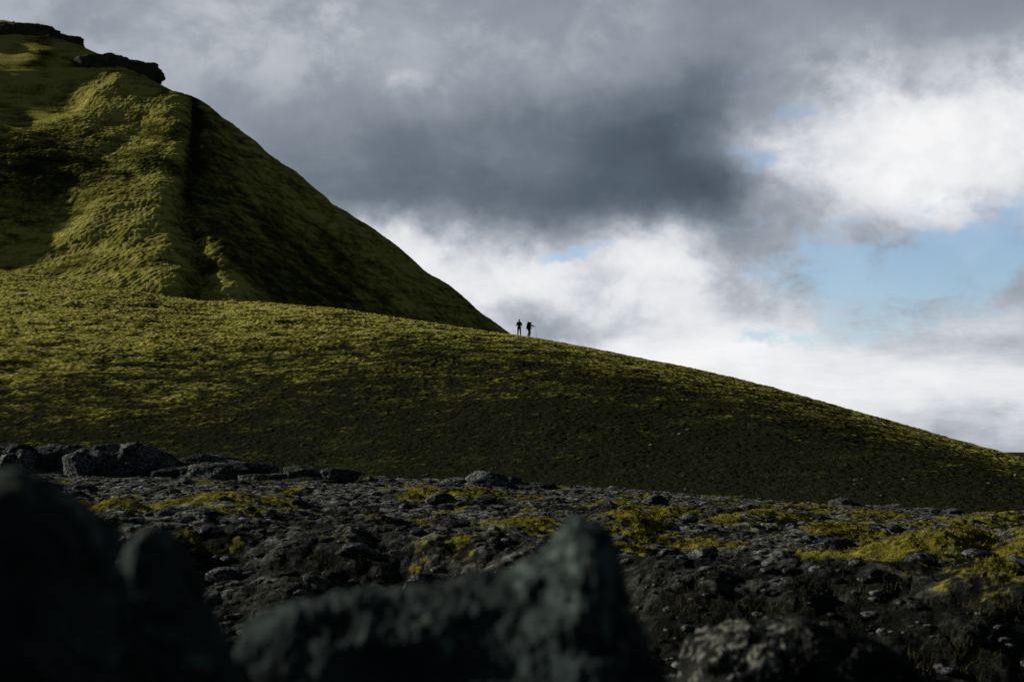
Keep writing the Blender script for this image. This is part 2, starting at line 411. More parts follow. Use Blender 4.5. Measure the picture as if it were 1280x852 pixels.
# ---- low land far to the right
sx = np.linspace(60, 900, 160); sy = np.linspace(330, 900, 60); Xg, Yg = np.meshgrid(sx, sy)
top = pix(1280, 567, 520)
zz = (top[2] + 20) * np.exp(-((Yg - 520) / 120) ** 2) * (1 + .12 * fbm2(Xg / 60, Yg / 60, 4, 7)) * sstep(100, 190, Xg) - 20
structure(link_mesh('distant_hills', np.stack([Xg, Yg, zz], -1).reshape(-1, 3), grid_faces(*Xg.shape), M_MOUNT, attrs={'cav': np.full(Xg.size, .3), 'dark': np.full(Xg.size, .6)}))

# ------------------------------------------------------------------ rocks
def profile_rock(name, prof, Yd, depth, zbase, seed, material, nx=220, na=110, rough=1.0, power=.55, freq=1.0, feat=None):
    """a boulder with the given skyline: a hull of cross sections, roughened in 3-D"""
    P = np.array([pix(a, b, Yd) for a, b in prof]); x0, x1 = P[0, 0], P[-1, 0]
    u = np.linspace(0, 1, nx); xs = x0 + (x1 - x0) * u
    top = np.interp(xs, P[:, 0], P[:, 2]); k = np.hanning(7); k /= k.sum(); top = np.convolve(np.pad(top, 3, mode='edge'), k, 'valid')
    a = np.linspace(0, math.pi, na)
    hgt = np.maximum(top - zbase, .02)
    rel = np.clip(hgt / hgt.max(), 0, 1)
    dw = depth * (.25 + .75 * rel ** .7)
    Xr = np.repeat(xs[:, None], na, 1)
    Yr = Yd - dw[:, None] * np.cos(a)[None] * (np.abs(np.cos(a)) ** -.25)[None]
    Zr = zbase + hgt[:, None] * (np.sin(a)[None] ** power)
    V = np.stack([Xr, Yr, Zr], -1).reshape(-1, 3)
    L = feat or hgt.max()
    # normals
    o = link_mesh(name, V, grid_faces(nx, na), material)
    N = np.zeros(len(V) * 3, dtype=np.float32); o.data.vertices.foreach_get('normal', N); N = N.reshape(-1, 3)
    if (N[:, 2].mean() < 0): N = -N; o.data.flip_normals()
    q = V / L * freq
    n = .16 * fbm3(q * 2.2 + seed, 3, seed) + .10 * fbm3(q * 5 + seed, 4, seed + 3, ridged=True) + .07 * fbm3(q * 14, 4, seed + 5, ridged=True) + .03 * fbm3(q * 45, 2, seed + 6)
    cell = perlin3(q * np.array([3., 3., 6.]) + 9.1 * seed, seed + 8)
    n = n + .06 * np.sign(cell) * np.minimum(np.abs(cell) * 6, 1)
    edge = np.clip((V[:, 2] - zbase) / (.15 * hgt.max()), .3, 1)
    V2 = V + N * (n * L * .55 * rough * edge)[:, None]
    o.data.vertices.foreach_set('co', V2.astype(np.float32).ravel()); o.data.update()
    return o

def ico_rock_mesh(name, sub, seed, material, cuts=9, rough=.16, flat=1.0):
    bm = bmesh.new(); bmesh.ops.create_icosphere(bm, subdivisions=sub, radius=1)
    V = np.array([v.co[:] for v in bm.verts]); rg = np.random.default_rng(seed)
    for _ in range(cuts):
        n = rg.normal(size=3); n /= np.linalg.norm(n); d = rg.uniform(.55, .85)
        ex = np.maximum(V @ n - d, 0); V = V - ex[:, None] * n[None] * .9
    nn = V / np.linalg.norm(V, axis=1)[:, None]
    V = V + nn * (rough * fbm3(V * 1.6 + seed, 4, seed) + rough * .5 * fbm3(V * 5, 3, seed + 2, ridged=True))[:, None]
    V[:, 2] *= flat
    for v, c in zip(bm.verts, V): v.co = c
    for f in bm.faces: f.smooth = True
    me = bpy.data.meshes.new(name); bm.to_mesh(me); bm.free(); me.materials.append(material)
    return me

# foreground boulders
tag(profile_rock('boulder', [(-440, 720), (-350, 620), (-170, 592), (-60, 604), (0, 602), (40, 604), (72, 620), (92, 652), (106, 712), (120, 780), (150, 900), (180, 1100)], 2.25, .55, -1.2, 3, M_ROCKNEAR, 300, 160, .5, feat=.5),
    'big black out of focus boulder filling the lower left corner', 'boulder')
tag(profile_rock('boulder', [(100, 1000), (124, 830), (146, 730), (164, 688), (190, 668), (212, 680), (230, 716), (258, 775), (296, 860), (330, 1000)], 2.7, .3, -1.2, 8, M_ROCKNEAR, 200, 130, .45, feat=.4),
    'dark rounded rock hump just right of the biggest corner boulder', 'boulder')
tag(profile_rock('boulder', [(250, 1050), (285, 850), (300, 812), (325, 778), (360, 758), (430, 752), (500, 744), (560, 738), (600, 726), (640, 722), (660, 708), (682, 700), (700, 678), (716, 664), (736, 660), (752, 672), (762, 706), (772, 752), (796, 800), (826, 850), (860, 920), (890, 1050)], 3.3, .6, -1.25, 14, M_ROCKNEAR, 380, 170, .5, .6, feat=.5),
    'long blurred dark boulder with an upright knob at its right end', 'boulder')
tag(profile_rock('boulder', [(835, 990), (850, 870), (872, 806), (905, 790), (945, 784), (1000, 780), (1050, 790), (1090, 806), (1125, 826), (1142, 860), (1160, 990)], 7.2, .7, -.75, 21, M_ROCKMID, 360, 170, .6, .6, feat=.6),
    'lichen spotted boulder at the bottom edge right of centre', 'boulder')

# rock outcrops along the foot of the hill
OUT = [([(-60, 590), (-40, 556), (0, 552), (30, 550), (60, 548), (85, 552), (98, 575), (108, 600)], 66, 'broad grey rock outcrop at the foot of the hill, farthest left', 31),
       ([(95, 600), (104, 560), (118, 546), (150, 541), (178, 544), (200, 556), (212, 580), (220, 606)], 63, 'tall cracked outcrop directly right of the farthest left one', 37),
       ([(206, 606), (214, 572), (235, 563), (270, 564), (300, 570), (318, 578), (326, 608)], 62, 'dark square fronted rock outcrop below the mossy slope', 41),
       ([(322, 614), (330, 590), (345, 584), (380, 578), (410, 574), (424, 584), (434, 600), (440, 616)], 60, 'wedge shaped outcrop with a pale slanting top edge', 45),
       ([(432, 616), (444, 600), (470, 592), (500, 597), (512, 616)], 60, 'low dark rock just right of the wedge shaped outcrop', 49),
       ([(556, 612), (566, 594), (582, 584), (598, 580), (618, 586), (632, 591), (642, 598), (650, 612)], 60, 'jagged bluish grey outcrop below the middle of the hill', 53)]
def outcrop(name, prof, yd, seed, zb, sc=1., material=None):
    rg = np.random.default_rng(seed); P = np.array([pix(a, b, yd) for a, b in prof]); x0, x1 = P[0, 0], P[-1, 0]; L = x1 - x0
    Vs, Fs, off = [], [], 0
    x = x0 + .12 * L
    while x < x1 - .05 * L:
        for layer in range(2):
            w = rg.uniform(.6, 1.3) * min(1.2 * sc, L / 2.6) * (1 + .4 * layer); top = np.interp(x, P[:, 0], P[:, 2]) - layer * rg.uniform(.2, .5)
            h = max((top - zb) * 1.06, .3)
            bm = bmesh.new(); bmesh.ops.create_icosphere(bm, subdivisions=5, radius=1)
            V = np.array([v.co[:] for v in bm.verts]); F_ = np.array([[v.index for v in f.verts] for f in bm.faces]); bm.free()
            for ax in ((1, 0, 0), (-1, 0, 0), (0, -1, 0), (0, -1, .4), (0, 0, 1), (.2, 0, 1), (-1, -1, .3), (1, -1, .2), (0, 1, 0), (-.6, -.3, 1), (.6, -.5, .8)):
                n = np.array(ax, float) + rg.normal(size=3) * .22; n /= np.linalg.norm(n); d = rg.uniform(.5, .72)
                ex = np.maximum(V @ n - d, 0); V = V - ex[:, None] * n[None] * .96
            V = V / np.abs(V).max(axis=0)
            V = V + (V / np.linalg.norm(V, axis=1)[:, None]) * (.16 * fbm3(V * 1.4 + x, 4, seed) + .09 * fbm3(V * 4, 4, seed + 2, ridged=True) + .035 * fbm3(V * 14, 3, seed + 4))[:, None]
            V = V + np.array([0, 0, .05]) * np.round(perlin3(V * np.array([1., 1., 3.]) + x, seed) * 3)[:, None] / 2
            a = rg.uniform(-.5, .5); V = np.stack([V[:, 0] * w, V[:, 1] * rg.uniform(.7, 1.2) * sc, V[:, 2] * h * .55], -1)
            V = np.stack([V[:, 0] * math.cos(a) - V[:, 1] * math.sin(a) + x, V[:, 0] * math.sin(a) + V[:, 1] * math.cos(a) + yd - layer * .7 + rg.uniform(-.3, .3), V[:, 2] + zb + h * .45], -1)
            Vs.append(V); Fs.append(F_ + off); off += len(V)
        x += w * rg.uniform(.6, 1.0)
    return link_mesh(name, np.concatenate(Vs), np.concatenate(Fs), material or M_ROCKFAR)

for prof, yd, lab, sd in OUT:
    xm = pix(prof[3][0], 600, yd)[0]
    zb = min(float(field_z([xm], [yd - 1.])[0]) - .25, min(pix(a, b, yd)[2] for a, b in prof[1:-1]) - .4)
    tag(outcrop('rock_outcrop', prof, yd, sd, zb), lab, 'outcrop', 'rock outcrops along the foot of the hill')

# summit crags
tag(outcrop('crag', [(-60, 54), (-40, 26), (0, 22), (30, 24), (60, 33), (84, 45), (98, 56), (104, 66)], 361, 61, pix(60, 68, 361)[2], 5., M_CRAG), 'long dark rocky rim along the mountain summit', 'crag')
tag(outcrop('crag', [(96, 84), (112, 58), (130, 61), (152, 66), (170, 72), (180, 77), (185, 86), (187, 102)], 347, 69, pix(150, 108, 347)[2], 4., M_CRAG), 'blunt dark crag jutting from the summit ridge', 'crag')

# stones strewn on the dark lower slope
variants = [ico_rock_mesh('stone', 2, 200 + i, M_STONE, 7, .12, .7) for i in range(6)]
k = 0
while k < 80:
    pxs = random.uniform(480, 1275) if random.random() < .8 else random.uniform(150, 500)
    s = (pxs - 640) / F; tq = random.uniform(.0, 1) ** 1.8 * .55 + .01
    Yq = float(fYb(s) + tq * (fYc(s) - fYb(s))); Xq = s * Yq
    o = bpy.data.objects.new('stone', variants[k % 6]); C.objects.link(o)
    r = random.choice((.06, .07, .08, .1, .15)); zq = float(hill_z([Xq], [Yq])[0])
    o.location = (Xq, Yq, zq - r * .1); o.scale = (r * 1.3, r, r); o.rotation_euler = (0, 0, random.uniform(0, 6.3))
    tag(o, 'small pale stone lying on the dark lower hillside', 'stone', 'pale stones strewn on the lower hillside'); k += 1

# single rocks lying in the lava field
variants = [ico_rock_mesh('field_rock', 4, 300 + i, M_GRAVEL, 9, .2, .6) for i in range(6)]
for k in range(45):
    pxs = random.uniform(60, 1270); s = (pxs - 640) / F; Yq = 12 * (58 / 12) ** random.random(); Xq = s * Yq
    o = bpy.data.objects.new('field_rock', variants[k % 6]); C.objects.link(o)
    r = random.choice((.08, .11, .14, .2)) * (1.0 + Yq / 60)
    o.location = (Xq, Yq, float(field_z([Xq], [Yq])[0]) + r * .15); o.scale = (r * 1.5, r * 1.1, r); o.rotation_euler = (random.uniform(-.2, .2), random.uniform(-.2, .2), random.uniform(0, 6.3))
    tag(o, 'lichen grey rock lying in the lava field', 'rock', 'grey rocks lying in the lava field')

# uncountable lichen-grey rubble and dry grass
def merge_scatter(name, protos, P, S, Rz, material, label, cat):
    Vs, Fs, off = [], [], 0
    for i in range(len(P)):
        pv, pf = protos[i % len(protos)]; c, s = math.cos(Rz[i]), math.sin(Rz[i])
        v = pv * S[i]; v = np.stack([v[:, 0] * c - v[:, 1] * s, v[:, 0] * s + v[:, 1] * c, v[:, 2]], -1) + P[i]
        Vs.append(v); Fs.append(pf + off); off += len(pv)
    o = link_mesh(name, np.concatenate(Vs), np.concatenate(Fs), material); o['kind'] = 'stuff'; o['label'] = label; o['category'] = cat
    return o

protos = []
for i in range(8):
    me = ico_rock_mesh('tmp', 2, 400 + i, M_GRAVEL, 6, .2, .6)
    protos.append((np.array([v.co[:] for v in me.vertices]), np.array([f.vertices[:] for f in me.polygons]))); bpy.data.meshes.remove(me)
N = 9000
Yq = 8 * (70 / 8) ** RNG.random(N); sq = RNG.uniform(-.45, .45, N); Xq = sq * Yq
zq, cv, ms = field_parts(Xq, Yq); keep = (ms + .3 * fbm2(Xq / 3, Yq / 3, 2, 6) < .35) & (RNG.random(N) < .25 + .75 * sstep(13, 22, Yq)) & (Yq < fYb(sq) - 1)
Xq, Yq, zq = Xq[keep], Yq[keep], zq[keep]; n = len(Xq)
rs = (.025 + .06 * RNG.random(n) ** 2.5) * (.7 + Yq / 40)
merge_scatter('lava_rubble', protos, np.stack([Xq, Yq, zq], -1), np.stack([rs * 1.5, rs * 1.1, rs], -1), RNG.uniform(0, 6.3, n), M_GRAVEL, 'grey lichen covered lava rubble spread over the field', 'rubble')

def blades(name, X, Y, Z, H, W, lean, material, label):
    n = len(X); a = RNG.uniform(0, 6.283, n); l = lean * RNG.random(n); b = RNG.uniform(0, 6.283, n)
    dx, dy = np.cos(a) * W, np.sin(a) * W; lx, ly = np.cos(b) * l * H, np.sin(b) * l * H
    P = np.stack([np.stack([X - dx, Y - dy, Z], -1), np.stack([X + dx, Y + dy, Z], -1), np.stack([X + lx * .4 + dx * .6, Y + ly * .4 + dy * .6, Z + H * .6], -1), np.stack([X + lx * .4 - dx * .6, Y + ly * .4 - dy * .6, Z + H * .6], -1),
                  np.stack([X + lx + dx * .1, Y + ly + dy * .1, Z + H], -1), np.stack([X + lx - dx * .1, Y + ly - dy * .1, Z + H], -1)], 1).reshape(-1, 3)
    k = np.arange(n)[:, None] * 6
    f = np.concatenate([k + np.array([[0, 1, 2, 3]]), k + np.array([[3, 2, 4, 5]])])
    o = link_mesh(name, P, f, material); o['kind'] = 'stuff'; o['label'] = label; o['category'] = 'grass'; return o
def grass_material(name, a, b):
    m, t = mat(name); p = t.pos(); t.finish(t.mix(t.rng(t.noise(p, 7, 3), .35, .65), a, b), .8, None, spec=.02); return m
tx_, ty_, tz_ = [], [], []
for cx, cy, nt, sp in ((1050, 845, 14, 80), (1180, 835, 16, 90), (870, 765, 10, 40), (330, 742, 12, 50), (1080, 740, 10, 60), (560, 700, 8, 90), (960, 770, 8, 60), (1230, 770, 12, 50), (420, 705, 8, 60)):
    for q in range(nt):
        pxs = cx + random.gauss(0, sp * .5); pys = cy + random.gauss(0, 7)
        # walk along the ray until the ground is met
        Yt = np.linspace(7, 45, 200); pp = np.array([pix(pxs, pys, yy) for yy in Yt]); gz = field_z(pp[:, 0], Yt); hit = np.argmax(gz > pp[:, 2])
        nb = random.randint(8, 34)
        X_ = pp[hit, 0] + RNG.normal(size=nb) * .09; Y_ = Yt[hit] + RNG.normal(size=nb) * .09
        tx_.append(X_); ty_.append(Y_); tz_.append(field_z(X_, Y_) - .01)
X_, Y_, Z_ = map(np.concatenate, (tx_, ty_, tz_))
blades('dry_grass', X_, Y_, Z_, RNG.uniform(.05, .15, len(X_)), .003, 1.1, grass_material('dry_grass_blade', (.03, .03, .012, 1), (.11, .10, .045, 1)), 'tufts of thin dry grass growing between the lava stones')
N = 90000
Y_ = 8 * (34 / 8) ** RNG.random(N); S_ = RNG.uniform(-.42, .42, N); X_ = S_ * Y_
Z_, c_, m_ = field_parts(X_, Y_); kp = m_ > .5
X_, Y_, Z_ = X_[kp], Y_[kp], Z_[kp]
blades('moss_fringe', X_, Y_, Z_ - .005, RNG.uniform(.025, .07, len(X_)), .006, 1.1, grass_material('moss_blade', (.10, .09, .014, 1), (.30, .25, .04, 1)), 'shaggy moss and short grass on the mounds of the lava field')

# ------------------------------------------------------------------ hikers
M_JACK = plain('navy_jacket_cloth', (.010, .014, .020)); M_TROU = plain('charcoal_trouser_cloth', (.010, .010, .011)); M_SKIN = plain('skin', (.25, .15, .11), .6)
M_BOOT = plain('boot_leather', (.012, .010, .008)); M_PACK = plain('pack_nylon', (.008, .014, .012)); M_HAT = plain('knit_wool', (.012, .012, .016)); M_METAL = plain('pole_metal', (.12, .12, .13), .4, .6)

def skin_mesh(name, verts, edges, radii, material, parent=None, root=0, sub=1):
    me = bpy.data.meshes.new(name); me.from_pydata(verts, edges, [])
    o = bpy.data.objects.new(name, me); C.objects.link(o)
    o.modifiers.new('sk', 'SKIN')
    for i, r in enumerate(radii): me.skin_vertices[0].data[i].radius = r if isinstance(r, tuple) else (r, r)
    for i in range(len(verts)): me.skin_vertices[0].data[i].use_root = (i == root)
    s = o.modifiers.new('su', 'SUBSURF'); s.levels = sub; s.render_levels = sub
    dg = bpy.context.evaluated_depsgraph_get(); nm = bpy.data.meshes.new_from_object(o.evaluated_get(dg))
    o.modifiers.clear(); o.data = nm; nm.name = name; nm.materials.clear(); nm.materials.append(material)
    for f in nm.polygons: f.use_smooth = True
    if parent is not None: o.parent = parent
    return o

def join_into(o, others):
    bm = bmesh.new(); bm.from_mesh(o.data)
    for q in others: bm.from_mesh(q.data)
    bm.to_mesh(o.data); bm.free()
    for q in others: bpy.data.objects.remove(q)
    for f in o.data.polygons: f.use_smooth = True

def hand_chains(wrist, fwd, side, up, curl):
    w, f, s, u = map(Vector, (wrist, fwd, side, up)); out = []
    for j, (off, ln) in enumerate(((-.03, .072), (-.01, .082), (.01, .077), (.03, .06))):
        a = w + f * .085 + s * off; p = [w + f * .05 + s * off * .7, a]; d = f.copy()
        for q in range(3):
            d = (d - u * curl * .8).normalized(); p.append(p[-1] + d * ln * (.42, .32, .26)[q])
        out.append(p)
    b = w + f * .03 - s * .03; d = (f * .6 - s * .8).normalized()
    out.append([w + f * .02, b, b + d * .035, b + d * .035 + (f - u * curl).normalized() * .03])
    return out

def person(name, J, label, face, loc, rz, hat=True):
    """J: joint positions. one skinned body; clothes are children"""
    root = None
    order = ['pelvis', 'waist', 'chest', 'neck', 'jaw', 'head', 'crown', 'hipL', 'kneeL', 'ankL', 'toeL', 'hipR', 'kneeR', 'ankR', 'toeR', 'shL', 'elL', 'wrL', 'paL', 'shR', 'elR', 'wrR', 'paR', 'nose', 'earL', 'earR']
    rad = dict(pelvis=(.14, .11), waist=(.125, .095), chest=(.16, .11), neck=.055, jaw=.068, head=.088, crown=.055, hipL=.095, kneeL=.058, ankL=.042, toeL=.034, hipR=.095, kneeR=.058, ankR=.042, toeR=.034,
               shL=.062, elL=.045, wrL=.031, paL=(.04, .02), shR=.062, elR=.045, wrR=.031, paR=(.04, .02), nose=.014, earL=.018, earR=.018)
    E = [('pelvis', 'waist'), ('waist', 'chest'), ('chest', 'neck'), ('neck', 'jaw'), ('jaw', 'head'), ('head', 'crown'), ('pelvis', 'hipL'), ('hipL', 'kneeL'), ('kneeL', 'ankL'), ('ankL', 'toeL'), ('pelvis', 'hipR'), ('hipR', 'kneeR'), ('kneeR', 'ankR'), ('ankR', 'toeR'),
         ('chest', 'shL'), ('shL', 'elL'), ('elL', 'wrL'), ('wrL', 'paL'), ('chest', 'shR'), ('shR', 'elR'), ('elR', 'wrR'), ('wrR', 'paR'), ('head', 'nose'), ('head', 'earL'), ('head', 'earR')]
    ix = {n: i for i, n in enumerate(order)}
    body = skin_mesh(name, [J[n] for n in order], [(ix[a], ix[b]) for a, b in E], [rad[n] for n in order], M_SKIN)
    fing = []
    for sd in 'LR':
        w = Vector(J['wr' + sd]); f = (Vector(J['pa' + sd]) - w).normalized(); u = Vector((0, 0, 1)); s = f.cross(u)
        s = s.normalized() if s.length > .1 else Vector((1, 0, 0)); u = s.cross(f).normalized()
        for ch in hand_chains(w, f, s if sd == 'R' else -s, u, .9):
            fing.append(skin_mesh('finger', [tuple(p) for p in ch], [(i, i + 1) for i in range(len(ch) - 1)], [.0095] * (len(ch) - 1) + [.007], M_SKIN))
    join_into(body, fing)
    def cloth(nm, keys, grow, m, sub=1):
        kk = [k for k in keys]; id2 = {n: i for i, n in enumerate(kk)}
        ed = [(id2[a], id2[b]) for a, b in E if a in id2 and b in id2]
        rr = []
        for k2 in kk:
            r = rad[k2]; rr.append(tuple(c + grow for c in r) if isinstance(r, tuple) else r + grow)
        return skin_mesh(nm, [J[k2] for k2 in kk], ed, rr, m, body, 0, sub)
    cloth('jacket', ['pelvis', 'waist', 'chest', 'neck', 'shL', 'elL', 'wrL', 'shR', 'elR', 'wrR'], .042, M_JACK)
    cloth('trousers', ['pelvis', 'hipL', 'kneeL', 'ankL', 'hipR', 'kneeR', 'ankR'], .034, M_TROU)
    for sd in 'LR': cloth('boot', ['ank' + sd, 'toe' + sd], .022, M_BOOT)
    h = Vector(J['head']); c = Vector(J['crown']); fw = Vector(face)
    skin_mesh('hat' if hat else 'hood', [tuple(h - fw * .02), tuple(c - fw * .01), tuple(c + (c - h) * .25)], [(0, 1), (1, 2)], [.135, .125, .06] if hat else [.15, .135, .07], M_HAT, body)
    for sgn in (-1, 1):
        side = fw.cross(Vector((0, 0, 1))).normalized(); e = h + fw * .085 + side * .03 * sgn
        bm = bmesh.new(); bmesh.ops.create_uvsphere(bm, u_segments=8, v_segments=6, radius=.012, matrix=Matrix.Translation(e)); me = bpy.data.meshes.new('eye'); bm.to_mesh(me); bm.free(); me.materials.append(M_BOOT)
        oe = bpy.data.objects.new('eye', me); C.objects.link(oe); oe.parent = body
    body.location = loc; body.rotation_euler = (0, 0, rz)
    tag(body, label, 'person')
    return body

def on_crest(px, back=0.):
    s = (px - 640) / F * 1.0015; Yq = float(fYc(s)) - back; Xq = s * Yq
    return Xq, Yq, float(hill_z([Xq], [Yq])[0])

# first: upright, looking out over the slope, hands gripping the front of the jacket
J1 = dict(pelvis=(0, 0, .96), waist=(0, .01, 1.12), chest=(0, 0, 1.36), neck=(0, .01, 1.52), jaw=(0, .025, 1.58), head=(0, .02, 1.66), crown=(0, .0, 1.75), nose=(0, .125, 1.65), earL=(-.085, .01, 1.65), earR=(.085, .01, 1.65),
          hipL=(-.10, 0, .90), kneeL=(-.13, .03, .50), ankL=(-.15, 0, .09), toeL=(-.17, .17, .045), hipR=(.10, 0, .90), kneeR=(.14, .02, .50), ankR=(.15, -.02, .09), toeR=(.19, .14, .045),
          shL=(-.19, 0, 1.43), elL=(-.29, -.03, 1.16), wrL=(-.17, .17, 1.13), paL=(-.11, .22, 1.14), shR=(.19, 0, 1.43), elR=(.29, -.03, 1.16), wrR=(.17, .17, 1.13), paR=(.11, .22, 1.14))
x1, y1, z1 = on_crest(649)
person('person', J1, 'hiker in dark hooded jacket standing upright with bent elbows on the skyline', (0, 1, 0), (x1, y1, z1 - .01), .25, hat=False).scale = (1.04, 1.04, 1.06)

# second: turned to the right, loaded with a tall pack, leaning on a pole held out ahead (faces +X)
J2 = dict(pelvis=(0, 0, .93), waist=(.03, 0, 1.08), chest=(.09, 0, 1.31), neck=(.15, 0, 1.46), jaw=(.175, 0, 1.51), head=(.19, 0, 1.58), crown=(.19, 0, 1.67), nose=(.295, 0, 1.55), earL=(.185, .085, 1.57), earR=(.185, -.085, 1.57),
          hipL=(0, .09, .87), kneeL=(.10, .10, .48), ankL=(.0, .11, .09), toeL=(.16, .12, .045), hipR=(0, -.09, .87), kneeR=(-.02, -.10, .48), ankR=(-.16, -.10, .10), toeR=(.0, -.11, .045),
          shL=(.10, .19, 1.38), elL=(.08, .25, 1.10), wrL=(.27, .18, 1.0), paL=(.33, .16, 1.0), shR=(.11, -.18, 1.38), elR=(.36, -.22, 1.26), wrR=(.58, -.18, 1.19), paR=(.65, -.17, 1.18))
x2, y2, z2 = on_crest(661.5)
person('person', J2, 'hiker bent under a tall pack, right arm stretched out to a walking pole', (1, 0, 0), (x2, y2, z2 - .02), -.1)

def box_part(name, c, size, m, parent, bev=.04, rot=0., taper=1.):
    bm = bmesh.new(); bmesh.ops.create_cube(bm, size=1)
    for v in bm.verts:
        t = taper if v.co.z > 0 else 1.
        v.co = Vector((v.co.x * size[0] * t, v.co.y * size[1] * t, v.co.z * size[2]))
    bmesh.ops.bevel(bm, geom=bm.edges[:], offset=bev, segments=3, affect='EDGES', profile=.5)
    bmesh.ops.transform(bm, matrix=Matrix.Translation(c) @ Matrix.Rotation(rot, 4, 'Y'), verts=bm.verts)
    me = bpy.data.meshes.new(name); bm.to_mesh(me); bm.free(); me.materials.append(m)
    for f in me.polygons: f.use_smooth = True
    o = bpy.data.objects.new(name, me); C.objects.link(o); o.parent = parent
    return o

def empty(name, loc, rz=0):
    o = bpy.data.objects.new(name, None); C.objects.link(o); o.location = loc; o.rotation_euler = (0, 0, rz); return o

pk = tag(empty('backpack', (x2, y2, z2 - .02), -.1), 'tall dark rucksack on the back of the hiker with the pole', 'backpack')
box_part('pack_body', (-.14, 0, 1.24), (.30, .38, .66), M_PACK, pk, .07, .20)
box_part('top_lid', (-.03, 0, 1.63), (.32, .36, .16), M_PACK, pk, .05, .22)
box_part('front_pocket', (-.28, 0, 1.13), (.08, .26, .30), M_PACK, pk, .03, .22)
for sy in (-.12, .12):
    skin_mesh('shoulder_strap', [(-.02, sy, 1.46), (.10, sy, 1.485), (.22, sy * 1.1, 1.36), (.14, sy * 1.3, 1.12), (-.04, sy, 1.02)], [(i, i + 1) for i in range(4)], [(.012, .03)] * 5, M_PACK, pk)

def pole(px, hand, tip):
    h = Vector(hand); t = Vector(tip); d = (h - t).normalized()
    r = tag(empty('hiking_pole', t), 'thin metal walking pole planted in front of the bent hiker', 'pole')
    def seg(n, a, b, ra, rb, m): return skin_mesh(n, [tuple(a - t), tuple((a + b) / 2 - t), tuple(b - t)], [(0, 1), (1, 2)], [ra, (ra + rb) / 2, rb], m, r)
    seg('shaft', t + d * .03, h - d * .06, .011, .013, M_METAL); seg('grip', h - d * .07, h + d * .07, .018, .020, M_BOOT)
    seg('tip', t - d * .02, t + d * .04, .005, .010, M_METAL)
    bm = bmesh.new(); bmesh.ops.create_cone(bm, cap_ends=True, segments=16, radius1=.045, radius2=.03, depth=.012, matrix=Matrix.Translation(d * .07)); me = bpy.data.meshes.new('basket'); bm.to_mesh(me); bm.free(); me.materials.append(M_BOOT)
    o = bpy.data.objects.new('basket', me); C.objects.link(o); o.parent = r
cr, sr = math.cos(-.1), math.sin(-.1)
hx, hy = .70, -.17
hw = (x2 + hx * cr - hy * sr, y2 + hx * sr + hy * cr, z2 + 1.15)
tx, ty = hw[0] + .18, hw[1]
pole(0, hw, (tx, ty, float(hill_z([tx], [ty])[0]) + .01))

# ------------------------------------------------------------------ light and sky
SUN_AZ, SUN_EL = math.radians(-70), math.radians(21)     # azimuth from +Y, negative = left
sd = Vector((math.sin(SUN_AZ) * math.cos(SUN_EL), math.cos(SUN_AZ) * math.cos(SUN_EL), math.sin(SUN_EL)))
sl = bpy.data.lights.new('sun', 'SUN'); sl.energy = 5.0; sl.angle = math.radians(1.2); sl.color = (1, .945, .84)
so = bpy.data.objects.new('sun', sl); C.objects.link(so); so.rotation_euler = sd.to_track_quat('Z', 'Y').to_euler()

w = bpy.data.worlds.new('World'); scene.world = w; w.use_nodes = True; t = NT(w.node_tree)
sky = t.n('ShaderNodeTexSky', sky_type='NISHITA'); sky.sun_disc = False; sky.sun_elevation = SUN_EL; sky.sun_rotation = SUN_AZ; sky.air_density = .85; sky.dust_density = .5; sky.ozone_density = 2.5
bg1 = t.n('ShaderNodeBackground'); t.put(bg1.inputs[0], sky.outputs[0]); bg1.inputs[1].default_value = .15
gen = t.n('ShaderNodeTexCoord').outputs['Generated']
sep = t.n('ShaderNodeSeparateXYZ'); t.put(sep.inputs[0], gen)
dx, dy, dz = sep.outputs
def scaled(z, o=(0, 0, 0)):
    a = t.n('ShaderNodeVectorMath', operation='MULTIPLY_ADD'); t.put(a.inputs[0], gen); a.inputs[1].default_value = (1, 1, z); a.inputs[2].default_value = o; return a.outputs[0]
nA = t.noise(scaled(1.3), 7, 6, .5); nB = t.noise(scaled(1.3, (13.1, 4.7, 8.3)), 7, 6, .5)
nA2 = t.noise(scaled(1.2, (3.3, 1.7, 5.1)), 30, 6, .6); nB2 = t.noise(scaled(1.2, (7.7, 9.1, 2.2)), 30, 6, .6)
nC = t.noise(scaled(1.35), 12, 10, .60, .2); nD = t.noise(scaled(4.2), 11, 8, .58); nE = t.noise(scaled(1.6, (5, 5, 5)), 26, 9, .62, .3)
px = t.m('ADD', 640, t.m('MULTIPLY', t.m('ARCTAN2', dx, dy), 1830))
py = t.m('SUBTRACT', 560, t.m('MULTIPLY', t.m('ARCSINE', dz), 1800))
def warp(p, a, b, wa, wb): return t.m('ADD', p, t.m('ADD', t.m('MULTIPLY', t.m('SUBTRACT', a, .5), wa), t.m('MULTIPLY', t.m('SUBTRACT', b, .5), wb)))
wpx = warp(px, nA, nA2, 230, 70); wpy = warp(py, nB, nB2, 170, 55)
def blobs(lst, base):
    acc = base
    for cx, cy, rx, ry, wt in lst:
        a = t.m('DIVIDE', t.m('SUBTRACT', wpx, cx), rx); b = t.m('DIVIDE', t.m('SUBTRACT', wpy, cy), ry)
        g = t.m('EXPONENT', t.m('MULTIPLY', t.m('ADD', t.m('MULTIPLY', a, a), t.m('MULTIPLY', b, b)), -1.))
        acc = t.m('MULTIPLY_ADD', g, wt, acc)
    return acc
